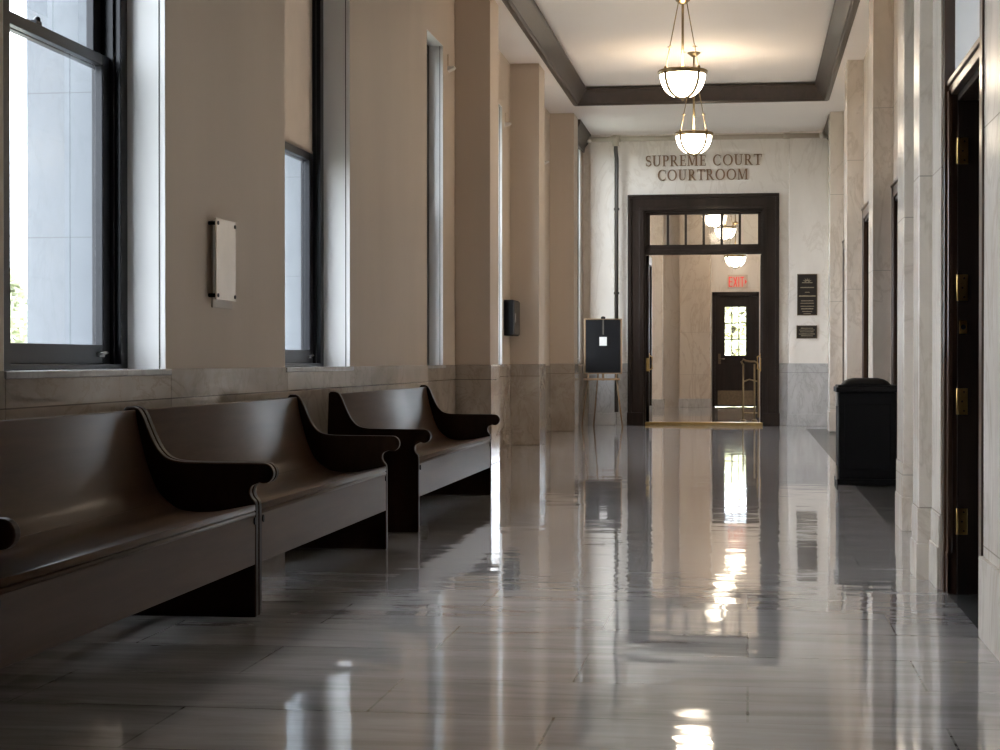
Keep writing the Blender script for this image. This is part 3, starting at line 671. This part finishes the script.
# --------------------------------------------------- things on and by walls
WPn = thing('wall_panel', (XL, 9.55, 1.36), 'cream wall panel on standoffs between the two nearest windows', 'panel')
obj('backing_board', MB().box(XL, XL+.010, 9.33, 9.70, 1.365, 1.845), M['acrylic'], WPn, .002, label='dull tan backing board')
F_ = obj('face_panel', MB().box(XL+.052, XL+.060, 9.235, 9.60, 1.405, 1.852), M['panelcard'], WPn, .002, label='cream face')
for yy in (9.26, 9.575):
    for zz in (1.43, 1.825):
        obj('standoff', MB().tube([(XL+.008, yy, zz), (XL+.066, yy, zz)], .011, 10), M['can'], WPn, label='black standoff')
# black cabinet on the far left wall
CB = thing('wall_cabinet', (XLF, 21.85, 1.38), 'black box mounted on the left wall beyond the window', 'cabinet')
obj('case', MB().box(XLF, -2.885, 21.50, 22.06, 1.385, 1.83), M['can'], CB, .006)
obj('door', MB().box(-2.885, -2.868, 21.515, 22.045, 1.40, 1.815), M['conduit'], CB, .004, label='grey front')
obj('handle', MB().box(-2.868, -2.855, 21.55, 21.565, 1.55, 1.66), M['steel'], CB, .002)
# small ledge-like fittings beside the windows
for y, z, lb in ((17.45, 4.02, 'small cream bracket on the wall beside the narrow window'), (21.65, 4.02, 'small cream bracket beside the window above the black wall box'), (25.85, 4.02, 'small cream bracket beside the window before the last pilaster')):
    r = thing('wall_bracket', (XLF, y, z), lb, 'bracket', 'small brackets beside the windows')
    obj('plate', MB().box(XLF, XLF+.01, y-.05, y+.05, z-.02, z+.14), M['plaster'], r, .002)
    obj('ledge', MB().prism([(XLF, z-.03), (XLF+.07, z+.005), (XLF+.07, z+.02), (XLF, z+.02)], 'y', y-.06, y+.06), M['white'], r, .002)

# plaques on the right pilaster of the courtroom wall
def plaque(x0, x1, z0, z1, rows, emblem, label):
    yf = YE-.09
    P = thing('plaque', ((x0+x1)/2, yf, z0), label, 'plaque')
    obj('plate', MB().box(x0, x1, yf-.02, yf, z0, z1), M['plaquebg'], P, .004)
    bo = MB().box(x0, x1, yf-.024, yf-.02, z0, z0+.012).box(x0, x1, yf-.024, yf-.02, z1-.012, z1).box(x0, x0+.012, yf-.024, yf-.02, z0, z1).box(x1-.012, x1, yf-.024, yf-.02, z0, z1)
    obj('border', bo, M['bronze'], P)
    cx = (x0+x1)/2
    for z, w, h in rows:
        # worn raised lines, unreadable at this distance: runs of small pips
        ln = MB(); n_ = 12; up = []
        # a worn raised line, unreadable at this distance: one low ragged ridge
        for i in range(n_+1): up.append((cx-w/2+w*i/n_, z+h*random.uniform(.2, .5)))
        ln.prism([(cx-w/2, z-h/2), (cx+w/2, z-h/2)]+up[::-1], 'y', yf-.023, yf-.02)
        obj('raised_line', ln, M['plaquefg'], P)
    if emblem:
        m = MB()
        for k in range(5): 
            a = math.radians(30+30*k); zc = z1-.135
            m.prism([(cx+.02*math.cos(a)-.012*math.sin(a), zc+.02*math.sin(a)+.012*math.cos(a)), (cx+.02*math.cos(a)+.012*math.sin(a), zc+.02*math.sin(a)-.012*math.cos(a)), (cx+.085*math.cos(a), zc+.075*math.sin(a))], 'y', yf-.025, yf-.02)
        m.box(cx-.085, cx+.085, yf-.025, yf-.02, z1-.15, z1-.135)
        obj('emblem', m, M['plaquefg'], P, label='pale cast crest')
plaque(.80, 1.125, 1.82, 2.50, [(2.28, .22, .02), (2.20, .08, .012), (2.14, .27, .026), (2.06, .2, .014), (2.02, .22, .012), (1.97, .22, .012), (1.93, .2, .02), (1.885, .16, .012), (1.85, .12, .012)], True, 'tall dark bronze plaque with crest, right of the courtroom doors')
plaque(.79, 1.125, 1.44, 1.655, [(1.61, .2, .012), (1.58, .25, .012), (1.55, .22, .012), (1.515, .26, .014), (1.485, .2, .012)], False, 'small dark bronze plaque hung below the tall one')

# sprinkler pipe across the far end, and the conduit dropping from it
SPp = thing('ceiling_pipe', (-.7, 28.95, 4.74), 'horizontal pipe running across above the courtroom lettering', 'pipe')
obj('tube', MB().tube([(-2.70, 28.95, 4.74), (1.28, 28.95, 4.74)], .042, 14), M['pipe'], SPp)
for x in (-2.62, -1.20, .62, 1.2):
    obj('coupling', MB().tube([(x-.05, 28.95, 4.74), (x+.05, 28.95, 4.74)], .052, 14), M['pipe'], SPp)
obj('tee_fitting', MB().tube([(-2.17, 28.95, 4.74+.06), (-2.17, 28.95, 4.62)], .056, 14).tube([(-2.25, 28.95, 4.74), (-2.09, 28.95, 4.74)], .055, 14), M['pipe'], SPp)
VC = thing('conduit', (-2.17, 29.05, 0), 'vertical grey pipe dropping beside the doorway behind the easel', 'pipe')
obj('tube', MB().tube([(-2.17, 28.95, 4.66), (-2.17, 28.96, 4.55), (-2.17, 29.14, 4.45), (-2.17, 29.15, 4.38), (-2.17, 29.15, .22)], .034, 12), M['conduit'], VC)
for z in (3.6, 2.2, .9): obj('pipe_clip', MB().box(-2.215, -2.125, 29.14, 29.19, z-.02, z+.02), M['conduit'], VC, .003)

# easel with black notice board
EZ = thing('easel', (-2.33, 28.3, 0), 'wooden easel with black notice board left of the courtroom doors', 'easel')
for xa, xb, ya, yb in ((-2.665, -2.58, 28.27, 28.50), (-2.01, -2.12, 28.30, 28.50)):
    obj('leg', MB().tube([(xa, ya, 0), ((xa+xb)/2-.0, ya+.07, .42), (xb, 28.42, .80)], .014, 8), M['easelwood'], EZ)
obj('rear_leg', MB().tube([(-2.53, 28.92, 0), (-2.35, 28.50, 1.75)], .014, 8), M['easelwood'], EZ)
obj('tray', MB().box(-2.64, -2.06, 28.36, 28.47, .755, .79), M['easelwood'], EZ, .003)
for xx in (-2.58, -2.12): obj('peg', MB().box(xx-.012, xx+.012, 28.43, 28.46, .785, .857), M['easelwood'], EZ, .002)
obj('mast', MB().box(-2.36, -2.32, 28.485, 28.51, .75, 1.80), M['easelwood'], EZ, .003)
obj('cross_bar', MB().box(-2.60, -2.10, 28.47, 28.49, .86, .90), M['easelwood'], EZ, .003)
NB = thing('notice_board', (-2.34, 28.44, .80), 'black framed notice board standing on the easel', 'board')
obj('panel', MB().box(-2.624, -2.046, 28.445, 28.455, .874, 1.747), M['board'], NB)
obj('frame', MB().box(-2.64, -2.622, 28.435, 28.465, .86, 1.76).box(-2.048, -2.03, 28.435, 28.465, .86, 1.76).box(-2.622, -2.048, 28.435, 28.465, .86, .876).box(-2.622, -2.048, 28.435, 28.465, 1.745, 1.76), M['easelwood'], NB, .003)
obj('divider', MB().box(-2.345, -2.325, 28.438, 28.446, 1.50, 1.74), M['conduit'], NB)
obj('clip', MB().box(-2.37, -2.30, 28.425, 28.475, 1.755, 1.79), M['can'], NB, .004)
NP = obj('paper_notice', MB().box(-2.395, -2.275, 28.436, 28.440, 1.32, 1.46), M['paper'], None, 0, (-2.335, 28.436, 1.32)); tag(NP, 'small white paper square fixed to the middle of the black notice board', 'notice')

# black litter bin
TC = thing('trash_can', (1.02, 15.62, 0), 'square black litter bin with low domed lid by the right wall', 'bin')
bx0, bx1, by0, by1 = .775, 1.265, 15.38, 15.86
b = MB().box(bx0, bx1, by0, by1, .05, .80)
TB = obj('body', b, M['can'], TC, .012)
pn = MB().box(bx0+.05, bx1-.05, by0-.008, by0, .13, .70); obj('front_panel', pn, M['can'], TB, .006)
obj('plinth', MB().box(bx0-.012, bx1+.012, by0-.012, by1+.012, 0, .05), M['can'], TC, .006)
obj('collar', MB().box(bx0-.02, bx1+.02, by0-.02, by1+.02, .80, .845).box(bx0-.005, bx1+.005, by0-.005, by1+.005, .845, .862), M['can'], TC, .006)
cx, cy = (bx0+bx1)/2, (by0+by1)/2
dome = MB(); lv = [(1.0, .862), (.97, .872), (.88, .893), (.72, .911), (.50, .922)]
rings = []
for s, z in lv:
    h = .205*s; r = .05*s; ring_ = []
    for qx, qy, a0 in ((1, 1, 0), (-1, 1, 90), (-1, -1, 180), (1, -1, 270)):
        for k in range(5):
            a = math.radians(a0+90*k/4); ring_.append(dome.bm.verts.new((cx+qx*(h-r)+r*math.cos(a), cy+qy*(h-r)+r*math.sin(a), z)))
    rings.append(ring_)
for A, Bq in zip(rings, rings[1:]):
    for k in range(20): dome.bm.faces.new((A[k], A[(k+1) % 20], Bq[(k+1) % 20], Bq[k])).smooth = True
dome.bm.faces.new(rings[-1]); dome.bm.faces.new(rings[0][::-1])
LD = obj('lid', dome, M['can'], TC)
for z in (.74, .1): obj('latch', MB().box(bx0-.022, bx0, by0+.03, by0+.07, z-.06, z+.06), M['steel'], TC, .004, label='bright metal latch')

# ------------------------------------------------------------ pendant lamps
def make_lamp(x, y, z, label):
    """z = height of the bowl's rim"""
    Lp = thing('pendant_lamp', (x, y, ZC), label, 'lamp', 'glass bowl pendants down the corridor')
    c = (x, y, z); R0 = .235; D = .255
    prof = [(R0*math.cos(t)**.8 if t < PI/2-.01 else 0, -D*math.sin(t)) for t in [PI/2*i/14 for i in range(15)]]
    inner = [(max(0, r-.008), zz+.008 if r < R0*.98 else zz) for r, zz in prof]
    g = MB().lathe(c, prof+inner[::-1], 40); obj('glass_bowl', g, M['bowl'], Lp, label='glowing white glass bowl')
    rm = MB().lathe(c, [(R0-.006, -.02), (R0+.008, -.022), (R0+.018, -.006), (R0+.022, .014), (R0+.012, .024), (R0-.012, .024), (R0-.012, -.01), (R0-.006, -.02)], 40); obj('rim', rm, M['oldbrass'], Lp)
    for k in range(3):
        a = math.radians((226, 314, 90)[k])
        pts = [((R0*math.cos(t)**.8+.009 if t < PI/2-.02 else .0)*1.0, -D*math.sin(t)-.006) for t in [PI/2*i/12 for i in range(13)]]
        obj('strap', MB().tube([(x+r*math.cos(a), y+r*math.sin(a), z+zz) for r, zz in pts], .014, 8), M['strap'], Lp)
        rd = MB().tube([(x+(R0+.005)*math.cos(a), y+(R0+.005)*math.sin(a), z+.02), (x+.055*math.cos(a), y+.055*math.sin(a), z+.74)], .0055, 8)
        mid = (x+(R0+.005)*.69*math.cos(a)+.0171*math.cos(a), y+(R0+.005)*.69*math.sin(a)+.0171*math.sin(a), z+.245)
        rod = obj('rod', rd, M['oldbrass'], Lp)
        obj('knot', MB().ball(mid, .014).lathe((mid[0], mid[1], mid[2]), [(0, -.004), (.03, 0), (0, .004)], 14), M['oldbrass'], rod)
        obj('rim_lug', MB().ball((x+(R0+.008)*math.cos(a), y+(R0+.008)*math.sin(a), z+.032), .017), M['oldbrass'], Lp)
    obj('finial', MB().lathe((x, y, z-D), [(0, .012), (.022, .004), (.022, -.008), (.01, -.018), (.014, -.028), (0, -.038)], 18), M['oldbrass'], Lp)
    top = ZC
    obj('stem', MB().tube([(x, y, z+.02), (x, y, top-.02)], .013, 12).tube([(x, y, z-.02), (x, y, z+.06)], .02, 12), M['oldbrass'], Lp)
    obj('hub', MB().lathe((x, y, z+.74), [(0, -.04), (.03, -.035), (.06, -.012), (.075, .0), (.075, .014), (.04, .03), (.014, .05), (0, .05)], 24), M['oldbrass'], Lp)
    obj('canopy', MB().lathe((x, y, top), [(0, -.06), (.03, -.055), (.06, -.03), (.085, -.012), (.085, 0), (0, 0)], 24), M['oldbrass'], Lp)
    return Lp
def copy_tree(o, parent=None):
    c = o.copy(); COL.objects.link(c); c.parent = parent
    for ch in list(o.children): copy_tree(ch, c)
    return c
LZ = 4.03
lamp0 = make_lamp(-.668, 18.09, LZ, 'nearer brass pendant with glowing glass bowl hanging in front of the crown moulding')
spots = [(-.705, 23.03, LZ, 'second brass pendant whose glowing bowl hangs just above the courtroom lettering'),
         (-.66, 35.7, LZ, 'glowing bowl pendant seen through the transom, nearest of those in the lobby'),
         (-.50, 39.0, LZ-.02, 'glowing bowl pendant deep in the lobby, seen through the lower transom panes')]
make_lamp(-.285, 39.8, 3.43, 'low glowing bowl just above the exit sign at the back of the lobby')['group'] = 'glass bowl pendants in the lobby'
bulb_spots = spots+[(-.285, 39.8, 3.43, '')]
for x, y, z, lb in spots:
    c = copy_tree(lamp0); c.location = (x, y, ZC+(z-LZ)); c['label'] = lb
    if y > YE: c['group'] = 'glass bowl pendants in the lobby'
def bulb(x, y, z, w, col=(1, .87, .74), r=.16):
    l = bpy.data.lights.new('lamp_bulb', 'POINT'); l.energy = w; l.color = col; l.shadow_soft_size = r
    o = bpy.data.objects.new('lamp_bulb', l); COL.objects.link(o); o.location = (x, y, z)
BW = 3
M['bowl_lobby'] = emit('lobby_lamp_glass', (1.0, .84, .63), 2.2)
for o in [q for q in bpy.data.objects if q.get('group') == 'glass bowl pendants in the lobby']:
    for ch in o.children:
        if ch.name.startswith('glass_bowl'):
            ch.data = ch.data.copy(); ch.data.materials[0] = M['bowl_lobby']
bulb(-.668, 18.09, LZ-.02, BW)
for (x, y, z, lb) in bulb_spots: bulb(x, y, z-.02, BW*(1.0 if y < YE else .55)*(.8 if y < 15 else 1))

# ------------------------------------------------------------------ outdoors
struct('ground', mb=MB().box(-60, -3.7, -40, 120, -1.2, -1.0).box(-3.7, 40, ends_far+.4, 120, -1.2, -1.0), mat=M['grass'], label='lawn outside the windows', cat='ground')
def make_tree(x, y, h, w, mat, label):
    T = thing('tree', (x, y, -1.0), label, 'tree')
    obj('trunk', MB().tube([(x, y, -1), (x+.1, y, -1+h*.35), (x-.05, y+.1, -1+h*.8)], .2, 10, radii=[w*.09, w*.06, w*.02]), M['bark'], T)
    m = MB(); rnd = random.Random(int(x*10+y))
    for i in range(1500):
        t = rnd.random(); zz = -1+h*(.18+.82*t); rr = w*.5*(1-t)**.7*math.sqrt(rnd.random())+.05; a = rnd.random()*2*PI
        p = Vector((x+rr*math.cos(a), y+rr*math.sin(a), zz)); s = .10*w/3*(.6+rnd.random())
        u = Vector((rnd.gauss(0, 1), rnd.gauss(0, 1), rnd.gauss(0, .6))).normalized(); v = u.cross(Vector((rnd.gauss(0, 1), rnd.gauss(0, 1), rnd.gauss(0, 1)))).normalized()
        m.face([p-u*s*1.5, p-v*s*.6, p+u*s*1.5, p+v*s*.6])
    obj('foliage', m, mat, T)
make_tree(-17.6, 39.5, 4.4, 3.4, M['leaf'], 'leafy tree outside, low at the left edge of the nearest window')
make_tree(-22.4, 45.5, 4.2, 3.2, M['leaf2'], 'yellowish tree outside, beside the leafy one past the nearest window')
make_tree(-.4, 58, 4.2, 4.0, M['leaf2'], 'yellowish tree seen through the panes of the exit door')

# ------------------------------------------------------------ light, camera
W = bpy.data.worlds.new('sky'); SC.world = W; W.use_nodes = True
bg = W.node_tree.nodes['Background']; bg.inputs[0].default_value = (.86, .92, 1.0, 1); bg.inputs[1].default_value = 3.0

cam = bpy.data.cameras.new('camera'); co = bpy.data.objects.new('camera', cam); COL.objects.link(co)
cam.sensor_width = 36; cam.lens = 36*1750/1000; cam.clip_start = .05; cam.clip_end = 300
co.location = (0, 0, 1.07); co.rotation_euler = (PI/2-math.atan(14/1750), 0, math.atan(248/1750))
SC.camera = co
SC.view_settings.view_transform = 'Standard'; SC.view_settings.look = 'None'; SC.view_settings.gamma = 1; SC.view_settings.use_curve_mapping = False
SC.view_settings.exposure = 2.1
SC.cycles.max_bounces = 12; SC.cycles.diffuse_bounces = 6; SC.cycles.glossy_bounces = 5; SC.cycles.transparent_max_bounces = 12
SC.cycles.sample_clamp_indirect = 6; SC.cycles.caustics_reflective = False
